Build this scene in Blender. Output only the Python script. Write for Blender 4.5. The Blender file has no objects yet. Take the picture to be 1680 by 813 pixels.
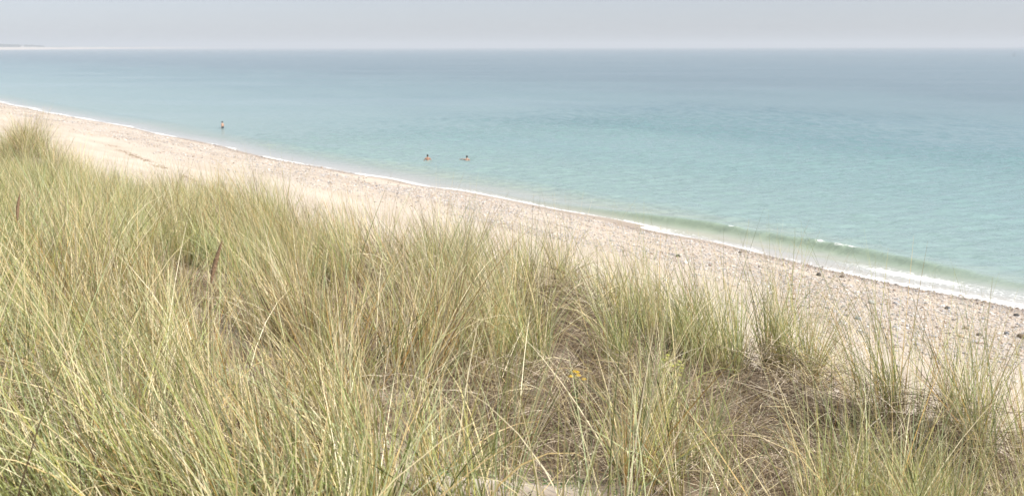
import bpy, bmesh, math, random
import numpy as np
from mathutils import Vector, Matrix

# World frame: +Y runs out to sea, -X runs along the shore (away from the camera), sea level z = 0.
R = math.radians
rng = np.random.default_rng(7)
random.seed(7)
scene = bpy.context.scene

# ---------------------------------------------------------------- camera
H = 10.5
F = 1633.0
PITCH = math.atan(328 / F)
HEAD = R(142.3)
CY = -40.8
cam_d = bpy.data.cameras.new("camera")
cam = bpy.data.objects.new("camera", cam_d)
scene.collection.objects.link(cam)
cam.location = (0, CY, H)
cam.rotation_euler = (Matrix.Rotation(HEAD - R(90), 3, 'Z') @ Matrix.Rotation(R(90) - PITCH - R(0.05), 3, 'X') @ Matrix.Rotation(R(-0.10), 3, 'Z')).to_euler()
cam_d.lens = 35.0
cam_d.sensor_width = 36.0
cam_d.clip_start = 0.05
cam_d.clip_end = 90000
cam_d.dof.use_dof = True
cam_d.dof.focus_distance = 6.8
cam_d.dof.aperture_fstop = 5.0
scene.camera = cam

# ---------------------------------------------------------------- world, sun, exposure
SUN_AZ = R(32)      # direction towards the sun, measured from +X
SUN_EL = R(52)
world = bpy.data.worlds.new("World")
scene.world = world
world.use_nodes = True
wn, wl = world.node_tree.nodes, world.node_tree.links
wn.clear()
wo = wn.new("ShaderNodeOutputWorld")
bg = wn.new("ShaderNodeBackground")
sky = wn.new("ShaderNodeTexSky")
sky.sky_type = 'NISHITA'
sky.sun_disc = False
sky.sun_elevation = SUN_EL
sky.sun_rotation = math.pi / 2 - SUN_AZ
sky.air_density = 1.0
sky.dust_density = 0.55
sky.ozone_density = 2.0
tint = wn.new("ShaderNodeMix"); tint.data_type = 'RGBA'; tint.blend_type = 'MULTIPLY'
tint.inputs[0].default_value = 1.0
tint.inputs[7].default_value = (0.935, 0.985, 1.125, 1)
hs = wn.new("ShaderNodeHueSaturation"); hs.inputs["Saturation"].default_value = 0.38
wl.new(sky.outputs[0], hs.inputs["Color"])
wl.new(hs.outputs[0], tint.inputs[6])
wl.new(tint.outputs[2], bg.inputs[0])
bg.inputs[1].default_value = 0.076
wl.new(bg.outputs[0], wo.inputs[0])

sun_d = bpy.data.lights.new("sun", 'SUN')
sun_d.energy = 5.0
sun_d.angle = R(0.6)
sun_d.color = (1.0, 0.955, 0.88)
sun = bpy.data.objects.new("sun", sun_d)
scene.collection.objects.link(sun)
sd = Vector((math.cos(SUN_AZ) * math.cos(SUN_EL), math.sin(SUN_AZ) * math.cos(SUN_EL), math.sin(SUN_EL)))
sun.rotation_euler = sd.to_track_quat('Z', 'Y').to_euler()
sun.location = (0, 0, 60)

scene.view_settings.view_transform = 'Standard'
scene.view_settings.look = 'None'
scene.view_settings.gamma = 1.0
scene.view_settings.exposure = 0.58
scene.render.engine = 'CYCLES'
scene.cycles.max_bounces = 9
scene.cycles.diffuse_bounces = 4
scene.cycles.glossy_bounces = 2
scene.cycles.transmission_bounces = 5
scene.cycles.volume_bounces = 0
scene.cycles.transparent_max_bounces = 9
scene.cycles.use_denoising = True

# ---------------------------------------------------------------- helpers
def hit(u, v, z):
    """where the sight line through a point of the photograph meets height z"""
    a = (u - 840) / F; b = (406.5 - v) / F
    Fw = math.cos(PITCH) + b * math.sin(PITCH); Up = -math.sin(PITCH) + b * math.cos(PITCH)
    t = (z - H) / Up
    c, s = math.cos(HEAD), math.sin(HEAD)
    return t * (Fw * c + a * s), CY + t * (Fw * s - a * c)

def _hash(i, j, seed):
    n = (i.astype(np.int64) * 374761393 + j.astype(np.int64) * 668265263 + seed * 1442695041) & 0xffffffff
    n = ((n ^ (n >> 13)) * 1274126177) & 0xffffffff
    return ((n ^ (n >> 16)) & 0xffff) / 65535.0

def vnoise(x, y, seed=0):
    x = np.asarray(x, float); y = np.asarray(y, float)
    i = np.floor(x); j = np.floor(y)
    fx = x - i; fy = y - j
    fx = fx * fx * (3 - 2 * fx); fy = fy * fy * (3 - 2 * fy)
    a = _hash(i, j, seed); b = _hash(i + 1, j, seed); c = _hash(i, j + 1, seed); d = _hash(i + 1, j + 1, seed)
    return (a + (b - a) * fx) * (1 - fy) + (c + (d - c) * fx) * fy

def fbm(x, y, seed=0, o=4):
    r = 0; amp = 0.5; tot = 0
    for k in range(o):
        r = r + amp * vnoise(x * 2 ** k, y * 2 ** k, seed + k * 17); tot += amp; amp *= 0.5
    return r / tot

def sstep(a, b, x):
    t = np.clip((x - a) / (b - a), 0, 1)
    return t * t * (3 - 2 * t)

def tag(o, label=None, cat=None, group=None, kind=None):
    if label: o['label'] = label
    if cat: o['category'] = cat
    if group: o['group'] = group
    if kind: o['kind'] = kind
    return o

def link(name, me, mats=(), parent=None, loc=None):
    o = bpy.data.objects.new(name, me)
    scene.collection.objects.link(o)
    if me is not None:
        for m in (mats if isinstance(mats, (list, tuple)) else [mats]):
            me.materials.append(m)
    if parent: o.parent = parent
    if loc is not None: o.location = loc
    return o

def np_mesh(name, verts, faces, smooth=True):
    """faces: (M,k) int array of one polygon size"""
    me = bpy.data.meshes.new(name)
    V = np.ascontiguousarray(verts, dtype=np.float32).reshape(-1, 3)
    Fc = np.ascontiguousarray(faces, dtype=np.int32)
    k = Fc.shape[1]
    me.vertices.add(len(V)); me.vertices.foreach_set("co", V.ravel())
    me.loops.add(Fc.size); me.loops.foreach_set("vertex_index", Fc.ravel())
    me.polygons.add(len(Fc))
    me.polygons.foreach_set("loop_start", np.arange(0, Fc.size, k, dtype=np.int32))
    me.polygons.foreach_set("use_smooth", np.full(len(Fc), smooth, dtype=bool))
    me.update(calc_edges=True)
    return me

def add_attr(me, name, vals):
    a = me.attributes.new(name, 'FLOAT', 'POINT')
    a.data.foreach_set("value", np.ascontiguousarray(vals, dtype=np.float32).ravel())

def add_col(me, rgb, name="tone"):
    n = len(me.vertices)
    c = np.ones((n, 4), dtype=np.float32); c[:, :3] = rgb
    a = me.color_attributes.new(name, 'FLOAT_COLOR', 'POINT')
    a.data.foreach_set("color", c.ravel())

class Mat:
    def __init__(s, name):
        s.m = bpy.data.materials.new(name); s.m.use_nodes = True
        s.t = s.m.node_tree; s.t.nodes.clear()
        s.out = s.t.nodes.new("ShaderNodeOutputMaterial")
    def n(s, typ, ins=None, **props):
        nd = s.t.nodes.new("ShaderNode" + typ)
        for k, v in props.items(): setattr(nd, k, v)
        for k, v in (ins or {}).items():
            i = nd.inputs[k]
            if hasattr(v, "is_output"): s.t.links.new(v, i)
            else: i.default_value = v
        return nd
    def math(s, op, a, b=0.0, c=None, clamp=False):
        nd = s.n("Math", operation=op, use_clamp=clamp)
        for i, v in enumerate([a, b] + ([c] if c is not None else [])):
            if hasattr(v, "is_output"): s.t.links.new(v, nd.inputs[i])
            else: nd.inputs[i].default_value = v
        return nd.outputs[0]
    def mix(s, f, a, b, mode='MIX'):
        nd = s.n("Mix", data_type='RGBA', blend_type=mode)
        for i, v in ((0, f), (6, a), (7, b)):
            if hasattr(v, "is_output"): s.t.links.new(v, nd.inputs[i])
            else: nd.inputs[i].default_value = v if i == 0 else (v[0], v[1], v[2], 1)
        return nd.outputs[2]
    def rng(s, v, a, b, c=0.0, d=1.0, smooth=True):
        nd = s.n("MapRange", {"Value": v, "From Min": a, "From Max": b, "To Min": c, "To Max": d})
        if smooth: nd.interpolation_type = 'SMOOTHSTEP'
        return nd.outputs[0]
    def attr(s, name, out="Fac"):
        return s.n("Attribute", attribute_name=name).outputs[out]
    def noise(s, vec, scale, detail=3.0, rough=0.55, dist=0.0):
        return s.n("TexNoise", {"Vector": vec, "Scale": scale, "Detail": detail, "Roughness": rough, "Distortion": dist}).outputs["Fac"]
    def mapv(s, vec, sc, rot=0.0):
        return s.n("Mapping", {"Vector": vec, "Scale": sc, "Rotation": (0, 0, rot)}).outputs[0]
    def pos(s):
        return s.n("NewGeometry").outputs["Position"]
    def done(s, sh):
        s.t.links.new(sh, s.out.inputs["Surface"]); return s.m

def simple(name, col, rough=0.7, var=0.25, scale=30.0, spec=0.3, bump=0.0):
    m = Mat(name)
    tc = m.n("TexCoord").outputs["Object"]
    nz = m.noise(tc, scale)
    c2 = tuple(c * (1 - var) for c in col); c1 = tuple(min(1, c * (1 + var)) for c in col)
    ins = {"Base Color": m.mix(nz, c2, c1), "Roughness": rough, "Specular IOR Level": spec}
    if bump:
        ins["Normal"] = m.n("Bump", {"Height": nz, "Strength": bump, "Distance": 0.02}).outputs[0]
    return m.done(m.n("BsdfPrincipled", ins).outputs[0])

# ---------------------------------------------------------------- terrain shape
CXS = np.array([-400, -60, -29, -16.3, -8.6, -5.0, -2.8, 0, 10, 40.])
CYS = np.array([-36.5, -36.0, -35.3, -35.1, -34.55, -34.2, -34.3, -34.5, -34.5, -35.])
def crest_y(x):
    return np.interp(x, CXS, CYS) + 0.5 * (fbm(x * 0.35, x * 0 + 3, 5, 2) - 0.5)

MOUNDS = []   # x, y, height, rx, ry
def mound(px, py, z, h, rx, ry):
    x, y = hit(px, py, z); MOUNDS.append((x, y, h, rx, ry))
mound(58, 262, 8.0, 0.95, 1.9, 0.9)
mound(395, 385, 7.9, 0.18, 0.9, 0.5)
mound(900, 560, 7.9, 0.22, 0.9, 0.5)
mound(1280, 640, 7.9, 0.20, 0.6, 0.5)
mound(1520, 720, 7.9, 0.28, 0.9, 0.5)
mound(1050, 700, 8.1, 0.22, 0.5, 0.4)
mound(800, 775, 8.2, -0.12, 0.6, 0.5)

def bay(x):
    return np.where(x > -2500, 0.0, np.where(x > -5600, 1041 * ((-x - 2500) / 3100.0) ** 2, 1041 + (-5600 - x) * 0.55))

def ground_z(x, y):
    x = np.asarray(x, float); y = np.asarray(y, float)
    # beach, shoreline near y = 0, with cusps along it
    yy = y + 1.9 * (vnoise(x / 17.0 + 0.37, x * 0, 11) - 0.5) + 0.8 * (vnoise(x / 5.0, x * 0, 12) - 0.5)
    prof_s = np.array([-400, -200, -60, -25, -10, -4, 0, 3, 8, 14, 20, 27, 60, 400.])
    prof_z = np.array([-9, -7, -3.4, -1.9, -0.85, -0.36, 0, .33, .95, 1.45, 2.05, 2.95, 5.5, 9.])
    beach = np.interp(-yy, prof_s, prof_z)
    beach = beach + 0.10 * (fbm(x / 3.5, y / 1.6, 21, 3) - 0.5) * sstep(1.0, -3.0, y) + 0.30 * (fbm(x / 12, y / 4, 22, 2) - 0.5) * sstep(-3, -9, y)
    # dune
    cy = crest_y(x)
    u = cy - y                       # metres inland of the crest
    top = 7.80 + np.interp(x, [-60, -32, -24, -18, -13], [-.55, -.55, -.55, -.35, 0]) * sstep(3.5, 1.5, u) + np.interp(x, [-14, -10, -7, -5.3, -4, -3, 0], [0, .12, .28, .24, .0, -.14, -.22]) * sstep(3, 1, u) + 0.95 * sstep(0, 6.3, u) + 0.42 * (fbm(x / 1.5, y / 1.5, 31, 3) - 0.5) + 0.8 * (fbm(x / 11, y / 11, 33, 2) - 0.5) * sstep(4, 16, u)
    for mx, my, mh, rx, ry in MOUNDS:
        top = top + mh * np.exp(-((x - mx) / rx) ** 2 - ((y - my) / ry) ** 2)
    face = 8.0 - 0.66 * (-u) + 0.12 * (fbm(x / 1.2, y / 2.5, 35, 3) - 0.5)
    k = 0.35
    h = np.clip(0.5 + 0.5 * (face - top) / k, 0, 1)
    dune = face + (top - face) * h - k * h * (1 - h)
    k = 0.8
    h = np.clip(0.5 + 0.5 * (dune - beach) / k, 0, 1)
    return beach + (dune - beach) * h + k * h * (1 - h)

def spaced(a, b, step, lo, hi, grow=1.25):
    mid = list(np.arange(a, b + step * .5, step))
    left = []; p = a; s = step
    while p > lo:
        s *= grow; p -= s; left.append(max(p, lo))
    right = []; p = mid[-1]; s = step
    while p < hi:
        s *= grow; p += s; right.append(min(p, hi))
    return np.array(left[::-1] + mid + right)

def grid_faces(nx, ny):
    i = np.arange(nx * ny).reshape(ny, nx)
    return np.stack([i[:-1, :-1], i[:-1, 1:], i[1:, 1:], i[1:, :-1]], -1).reshape(-1, 4)

# bare sandy patches / matted dead patches on the dune (seen in the photo)
PX = [hit(790, 785, 8.4) + (0.60, 0.46), hit(1400, 668, 7.8) + (0.5, 0.3)]
def bare(x, y):
    b = np.zeros_like(x)
    for bx, by, rx, ry in PX:
        b = np.maximum(b, np.exp(-((x - bx) / rx) ** 2 - ((y - by) / ry) ** 2))
    return b
DX = [hit(930, 585, 7.9) + (.6, 0.32), hit(900, 690, 8.2) + (1.05, 0.65), hit(1110, 710, 8.0) + (0.8, 0.6), hit(1450, 740, 8.0) + (1.3, 1.0),
      hit(1330, 660, 7.9) + (0.7, 0.5), hit(1620, 790, 7.9) + (1.2, 0.9), hit(100, 790, 8.6) + (0.55, 0.45), hit(360, 785, 8.5) + (0.45, 0.3),
      hit(600, 470, 8.0) + (0.8, 0.4), hit(20, 560, 8.2) + (0.7, 0.4)]
def dead(x, y):
    b = np.zeros_like(x)
    for bx, by, rx, ry in DX:
        b = np.maximum(b, np.exp(-((x - bx) / rx) ** 2 - ((y - by) / ry) ** 2))
    return b
def shingle(x, y):
    w = np.interp(x, [-400, -200, -110, -50, -31, -18, -11, 20], [11, 11, 12, 12, 12, 15, 16, 16])
    n = fbm(x / 6, y / 2.2, 41, 3)
    s = sstep(0.6, -0.6, y) * sstep(-.8, 4.5, w + y + 5.0 * (n - 0.5))
    # sandy streaks running along the shore
    st = fbm(x / 14, (y + 0.04 * x) / 1.3, 43, 3)
    return s * np.clip(0.35 + 1.5 * sstep(0.36, 0.58, st), 0, 1)

# ---------------------------------------------------------------- ground sheet
gx = spaced(-70, 6, 0.16, -30000, 30000)
gy = spaced(-43, 3, 0.16, -9000, 60)
X, Y = np.meshgrid(gx, gy)
Z = ground_z(X, Y)
Z = np.where((X < -2500), -9.0, Z)
me = np_mesh("sand_ground", np.stack([X, Y, Z], -1), grid_faces(len(gx), len(gy)))
xf, yf, zf = X.ravel(), Y.ravel(), Z.ravel()
add_attr(me, "shingle", shingle(xf, yf))
u = crest_y(xf) - yf
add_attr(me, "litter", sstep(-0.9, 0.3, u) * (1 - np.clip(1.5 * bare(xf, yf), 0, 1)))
m = Mat("sand_and_litter")
P = m.pos()
n1 = m.noise(m.mapv(P, (.3, 1.4, 1), .04), 0.45, 4); n2 = m.noise(P, 6.0, 5); n3 = m.noise(P, 90.0, 2)
sand = m.mix(m.rng(n1, .3, .7), (0.46, 0.39, 0.31), (0.55, 0.485, 0.405))
sand = m.mix(m.rng(n2, .35, .75, 0, .35), sand, (0.40, 0.31, 0.24))
sand = m.mix(m.rng(n3, .4, .7, 0, .3), sand, (0.60, 0.53, 0.46))
vor = m.n("TexVoronoi", {"Vector": P, "Scale": 22.0, "Randomness": 1.0})
vor2 = m.n("TexVoronoi", {"Vector": P, "Scale": 9.0, "Randomness": 1.0})
gr = m.n("ValToRGB", {"Fac": m.n("SeparateColor", {"Color": vor.outputs["Color"]}).outputs[0]})
cr = gr.color_ramp
cr.elements[0].color = (0.26, 0.21, 0.18, 1); cr.elements[1].color = (0.62, 0.58, 0.53, 1)
for p_, c_ in ((.25, (.36, .27, .20, 1)), (.5, (.36, .34, .33, 1)), (.75, (.50, .41, .33, 1))):
    e = cr.elements.new(p_); e.color = c_
sh = m.attr("shingle")
peb = m.math('MULTIPLY', sh, m.rng(vor2.outputs["Distance"], .05, .5, 1.0, .35))
col = m.mix(m.math('MULTIPLY', peb, 0.85), sand, gr.outputs[0])
zz = m.n("SeparateXYZ", {"Vector": P}).outputs[2]
zwet = m.math('ADD', zz, m.math('MULTIPLY', n1, 0.12))
wet = m.rng(zwet, 0.10, 0.22, 1.0, 0.0)
col = m.mix(m.math('MULTIPLY', wet, 0.75), col, m.mix(1.0, col, (0.62, 0.56, 0.52), 'MULTIPLY'))
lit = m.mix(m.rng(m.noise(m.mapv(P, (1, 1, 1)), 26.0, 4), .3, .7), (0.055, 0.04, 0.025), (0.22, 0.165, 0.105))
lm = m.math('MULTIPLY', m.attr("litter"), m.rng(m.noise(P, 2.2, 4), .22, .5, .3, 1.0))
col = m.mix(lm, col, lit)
hgt = m.math('ADD', m.math('MULTIPLY', n2, 0.6), m.math('MULTIPLY', m.noise(m.mapv(P, (1, 3.0, 1), 0.3), 2.2, 3), 1.6))
hgt = m.math('ADD', hgt, m.math('MULTIPLY', m.math('MULTIPLY', sh, vor.outputs["Distance"]), -1.2))
bmp = m.n("Bump", {"Height": hgt, "Strength": 0.6, "Distance": 0.045}).outputs[0]
rough = m.math('SUBTRACT', 0.95, m.math('MULTIPLY', wet, 0.55))
MAT_GROUND = m.done(m.n("BsdfPrincipled", {"Base Color": col, "Roughness": rough, "Specular IOR Level": 0.25, "Normal": bmp}).outputs[0])
tag(link("sand_ground", me, MAT_GROUND), kind='structure')

# ---------------------------------------------------------------- sea
def wave_amp(x):
    return np.interp(x, [-75, -62, -50, -40, -34, -26, -21, -14, 0], [0, .05, .14, .36, .34, .34, .14, .02, 0]) * (0.85 + 0.3 * vnoise(x / 2.7, x * 0, 61))
def wave_y(x):
    return np.interp(x, [-80, -52, -45, -38, -25, 0], [2.3, 2.2, 3.0, 3.9, 3.9, 3.4]) + 0.5 * (vnoise(x / 6.0, x * 0, 62) - 0.5)
wx = spaced(-95, -6, 0.17, -30000, 30000, 1.03)
wy = spaced(-1.8, 9, 0.10, -2.6, 40000, 1.10); wy = np.concatenate([wy[wy < 9.05], np.arange(9.25, 60, .22), spaced(60, 60.3, .3, 60, 40000, 1.012)[1:]])
WX, WY = np.meshgrid(wx, wy)
a = wave_amp(WX); yc = wave_y(WX)
dv = WY - yc
prof = np.where(dv < 0, np.exp(-(dv / 0.42) ** 2), np.exp(-(dv / 1.25) ** 2))
near = sstep(400, 60, np.abs(WX + 30)) * sstep(160, 20, WY)
WZ = a * prof - 0.25 * a * np.exp(-((dv + 1.4) / 0.8) ** 2)
a2 = 0.10 * np.clip(vnoise(WX / 25.0, WY * 0, 64) * 1.4 - 0.2, 0, 1)
WZ += a2 * np.exp(-((WY - 7.5 - 1.2 * vnoise(WX / 12.0, WY * 0, 65)) / 1.3) ** 2)
WZ0 = WZ.copy()
rs = np.random.default_rng(3)
stp = np.maximum(np.gradient(wx)[None, :] * .6, np.gradient(wy)[:, None]) * np.ones_like(WX)
fwd_ = WX * math.cos(HEAD) + WY * math.sin(HEAD); rgt_ = WX * math.sin(HEAD) - WY * math.cos(HEAD)
gust = .45 + 1.1 * fbm(fwd_ / 22, rgt_ / 70, 77, 3)
for k in range(34):
    lam = 0.60 * 1.042 ** k * rs.uniform(.93, 1.07)
    th = HEAD + rs.normal(0, 0.42)
    fade = sstep(lam / 2.2, lam / 3.6, stp)
    if fade.max() <= 0: continue
    wr = 2.6 * vnoise(WX / (3 + 1.6 * lam) + 7 * k, WY / (3 + 1.6 * lam), 70 + k)
    ampn = .2 + 1.6 * vnoise(WX / (2 + 2.2 * lam), WY / (2 + 1.5 * lam), 140 + k)
    WZ += fade * sstep(1.5, 6.0, WY) * gust * 0.0080 * lam ** 0.45 * ampn * np.sin((WX * math.cos(th) + WY * math.sin(th)) * 2 * math.pi / lam + rs.uniform(0, 6.28) + wr)
for px, py in ((366, 211), (702, 265), (766, 264)):
    qx, qy = hit(px, py, 0); rq = np.hypot(WX - qx, WY - qy)
    WZ += .022 * np.exp(-(rq / 1.5) ** 2) * np.cos(rq * 8.5)
seabed = ground_z(WX, WY)
far_l = WX < -2500
WZ = np.where(WY < 0.8, np.maximum(WZ, -0.02), WZ)
depth = np.where(far_l | (np.abs(WX) > 2500), 6.0, np.where(WY < 0.8, np.maximum(WZ0, -0.02), WZ0) - seabed)
me = np_mesh("sea", np.stack([WX, WY, WZ], -1), grid_faces(len(wx), len(wy)))
wxf, wyf = WX.ravel(), WY.ravel()
add_attr(me, "depth", depth)
face_g = (a * np.exp(-((dv + 0.30) / 0.85) ** 2)).ravel() / 0.40
add_attr(me, "swell", face_g)
# foam: broken water on the crest and behind the swash edge
crn = fbm(wxf / 1.1, wyf / 0.6, 66, 3)
pr = np.exp(-((dv.ravel() - 0.02) / 0.20) ** 2)
spot = np.zeros_like(wxf); crest_break = sstep(.42, .62, vnoise(wxf / .45, wyf / .3, 67)) * .6 + .5 * fbm(wxf / .25, wyf / .25, 68, 2)
for px, w in ((1185, .45), (1335, .25), (1410, .8), (1432, .4)):
    sx = hit(px, 400, 0.3)[0] if px > 1300 else hit(px, 376, 0.3)[0]
    spot = np.maximum(spot, np.exp(-((wxf - sx) / w) ** 2))
foam = pr * spot * crest_break * 0.98
sx, sy = hit(1505, 452, 0)
foam = np.maximum(foam, 0.95 * np.exp(-((wxf - sx) / 3.4) ** 2 - ((wyf - 1.7) / 0.8) ** 2))
dpf = depth.ravel()
foam = np.maximum(foam, 0.95 * sstep(-31, -27, wxf) * np.exp(-(dpf / np.interp(wxf, [-30, -24, -18], [.04, .07, .10])) ** 2))
foam = np.maximum(foam, 0.42 * sstep(-26, -20, wxf) * np.exp(-((wyf - 1.6) / 1.0) ** 2))
w_l = sstep(-64, -61, wxf) * sstep(-47, -53, wxf) * .09 + sstep(-130, -160, wxf) * .10 + sstep(-47, -44, wxf) * sstep(-36, -40, wxf) * .05
foam = np.maximum(foam, .72 * np.exp(-(dpf / (w_l + 1e-4)) ** 2) * (w_l > .004) * (dpf > -.02) * (.7 + .6 * vnoise(wxf / 1.6, wyf / .5, 69)))
add_attr(me, "foam", foam)

m = Mat("sea_water")
P = m.pos()
sep = m.n("SeparateXYZ", {"Vector": P})
dp = m.attr("depth")
ln = m.noise(m.mapv(P, (0.02, 0.05, 1), 0.5), 1.0, 4)
dpn = m.math('MULTIPLY', dp, m.rng(ln, .3, .7, .88, 1.15))
ramp = m.n("ValToRGB", {"Fac": m.rng(dpn, 0, 7.0, smooth=False)})
cr = ramp.color_ramp
cr.elements[0].position = 0.0; cr.elements[0].color = (0.46, 0.42, 0.37, 1)
cr.elements[1].position = 1.0; cr.elements[1].color = (0.085, 0.155, 0.18, 1)
for p_, c_ in ((.022, (.38, .38, .34, 1)), (.05, (.29, .34, .30, 1)), (.10, (.235, .325, .31, 1)), (.32, (.195, .295, .295, 1)), (.6, (.13, .225, .24, 1))):
    e = cr.elements.new(p_); e.color = c_
colr = m.mix(m.math('MULTIPLY', m.attr("swell"), 0.75, clamp=True), ramp.outputs[0], (0.27, 0.34, 0.235))
# foam mask
fn0 = m.noise(m.mapv(P, (.35, .8, 1)), 1.0, 4, .6)
ed = m.rng(m.math('ADD', dp, m.math('MULTIPLY', m.math('SUBTRACT', fn0, .5), .09)), 0.0, 0.085, 1.0, 0.0)
fn = m.noise(m.mapv(P, (1.0, 1.6, 1)), 2.6, 6, .68)
fn2 = m.noise(m.mapv(P, (0.11, 0.3, 1)), 1.0, 2)
ed = m.math('MULTIPLY', ed, m.rng(sep.outputs[1], 1.2, 2.4, 1.0, 0.0))
edge = m.math('MULTIPLY', ed, m.rng(fn2, .38, .60, .12, 1.0))
ftot = m.math('MAXIMUM', edge, m.attr("foam"))
fm = m.rng(m.math('ADD', ftot, m.math('MULTIPLY', m.math('SUBTRACT', fn, 0.5), 1.15)), 0.52, 0.72)
fm = m.math('MULTIPLY', fm, m.rng(ftot, 0.05, 0.3))
# thin lace of foam further out in the swash
vz = m.n("TexVoronoi", {"Vector": m.mapv(P, (1, 1, 1)), "Scale": 2.3}, feature='DISTANCE_TO_EDGE').outputs["Distance"]
lace = m.math('MULTIPLY', m.rng(vz, 0.02, 0.09, 1, 0), m.rng(m.math('ADD', ftot, m.math('SUBTRACT', fn, .5)), .12, .45))
fm = m.math('MAXIMUM', fm, m.math('MULTIPLY', lace, 0.55))
# ripples: three scales, stronger in wind patches
fdist = m.math('ADD', m.math('MULTIPLY', sep.outputs[0], math.cos(HEAD)), m.math('MULTIPLY', sep.outputs[1], math.sin(HEAD)))
rdist = m.math('ADD', m.math('MULTIPLY', sep.outputs[0], math.sin(HEAD)), m.math('MULTIPLY', sep.outputs[1], -math.cos(HEAD)))
FR = m.n("CombineXYZ", {0: m.math('MULTIPLY', rdist, .42), 1: fdist}).outputs[0]
w1 = m.noise(FR, 1.7, 4, .6, .3)
w2 = m.noise(FR, 0.7, 4, .6)
w3 = m.noise(m.mapv(P, (0.5, 1.0, 1), -0.3), 0.10, 3, .55)
hh = m.math('ADD', m.math('MULTIPLY', w1, 0.20), m.math('MULTIPLY', w2, 0.20))
hh = m.math('ADD', hh, m.math('MULTIPLY', w3, 0.05))
fdist = m.math('ADD', m.math('MULTIPLY', sep.outputs[0], math.cos(HEAD)), m.math('MULTIPLY', sep.outputs[1], math.sin(HEAD)))
rdist = m.math('ADD', m.math('MULTIPLY', sep.outputs[0], math.sin(HEAD)), m.math('MULTIPLY', sep.outputs[1], -math.cos(HEAD)))
patch = m.noise(m.n("CombineXYZ", {0: m.math('MULTIPLY', fdist, .028), 1: m.math('MULTIPLY', rdist, .007)}).outputs[0], 1.0, 4, .6)
slick = m.rng(m.noise(m.n("CombineXYZ", {0: m.math('MULTIPLY', fdist, .006), 1: m.math('MULTIPLY', rdist, .0009)}).outputs[0], 1.0, 3, .5), .60, .68)
slick = m.math('MULTIPLY', slick, m.rng(fdist, 350, 700))
wind = m.math('MULTIPLY', m.rng(patch, .34, .64, .55, 1.35), m.math('SUBTRACT', 1.0, m.math('MULTIPLY', slick, .7)))
rs_ = m.rng(m.math('ADD', sep.outputs[1], m.math('MULTIPLY', patch, 25.0)), 92, 110)
wind = m.math('ADD', wind, m.math('MULTIPLY', rs_, 0.30))
calm = m.rng(dp, 0.03, 0.5)
bmp = m.n("Bump", {"Height": hh, "Strength": m.math('MULTIPLY', m.math('MULTIPLY', wind, calm), 0.85), "Distance": 0.8}).outputs[0]
water = m.n("BsdfPrincipled", {"Base Color": colr, "Roughness": 0.16, "IOR": 1.333, "Specular IOR Level": 0.5, "Normal": bmp})
fb = m.n("Bump", {"Height": fn, "Strength": 0.8, "Distance": 0.08}).outputs[0]
fo = m.n("BsdfPrincipled", {"Base Color": (0.76, 0.77, 0.76, 1), "Roughness": 0.85, "Specular IOR Level": 0.2, "Normal": fb})
mx = m.n("MixShader", {0: fm, 1: water.outputs[0], 2: fo.outputs[0]})
tag(link("sea", me, m.done(mx.outputs[0])), kind='structure')

# ---------------------------------------------------------------- far coast across the bay
cxs = np.concatenate([np.arange(-4200, -9000, -60), np.arange(-9000, -19000, -200)])
offs = np.array([-25, 0, 25, 70, 130, 200, 320, 600, 1200.])
hts = np.array([-1, 0.4, 3.0, 8.0, 12.0, 16.0, 14.0, 13.0, 15.0])
CX, CO = np.meshgrid(cxs, offs)
nz = vnoise(CX / 260, CO / 90, 81)
CZ = np.interp(CO, offs, hts) * (0.75 + 0.5 * nz)
CZ = np.where(CO >= 320, CZ + 12 * sstep(-8200, -6000, CX) * sstep(200, 700, CO), CZ)
CYY = bay(CX) - CO
me = np_mesh("distant_coast", np.stack([CX, CYY, CZ], -1), grid_faces(len(cxs), len(offs)))
add_attr(me, "inland", CO)
m = Mat("coast_sand_and_scrub")
c = m.mix(m.rng(m.attr("inland"), 130, 200), (0.70, 0.60, 0.50), (0.10, 0.12, 0.07))
MC = m.done(m.n("BsdfPrincipled", {"Base Color": c, "Roughness": 0.9}).outputs[0])
tag(link("distant_coast", me, MC), kind='structure')

def leaf_mass(name, centres, mat, n_each=220, leaf=2.2):
    V = []; rr = np.random.default_rng(5)
    for (x, y, z, r, h) in centres:
        d = rr.normal(size=(n_each, 3)); d /= np.linalg.norm(d, axis=1)[:, None]
        p = d * (rr.uniform(.35, 1, (n_each, 1)) ** .5) * np.array([r, r, h * .5]) + np.array([x, y, z + h * .5])
        a1 = rr.normal(size=(n_each, 3)) * leaf; a2_ = rr.normal(size=(n_each, 3)) * leaf
        V.append(np.stack([p - a1, p + a2_, p + a1, p - a2_], 1))
    V = np.concatenate(V)
    return np_mesh(name, V.reshape(-1, 3), np.arange(V.shape[0] * 4).reshape(-1, 4), False)

MF = simple("far_foliage", (0.05, 0.075, 0.04), 0.9, .4, .05)
rr = np.random.default_rng(9)
cen = []
for k in range(90):
    q_ = rr.random() ** .8; sl = .176 + .052 * q_; off = rr.uniform(140, 330)
    x = -(1998 + off) / (.55 - sl)
    y = float(bay(np.array(x))) - off
    cen.append((x, y, 12, rr.uniform(14, 34), rr.uniform(10, 18) * (1.25 - .6 * q_)))
tag(link("distant_woodland", leaf_mass("distant_woodland", cen, MF), MF), "hazy blue green woodland on the far shore at the left end of the horizon", "woodland", kind='stuff')

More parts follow.
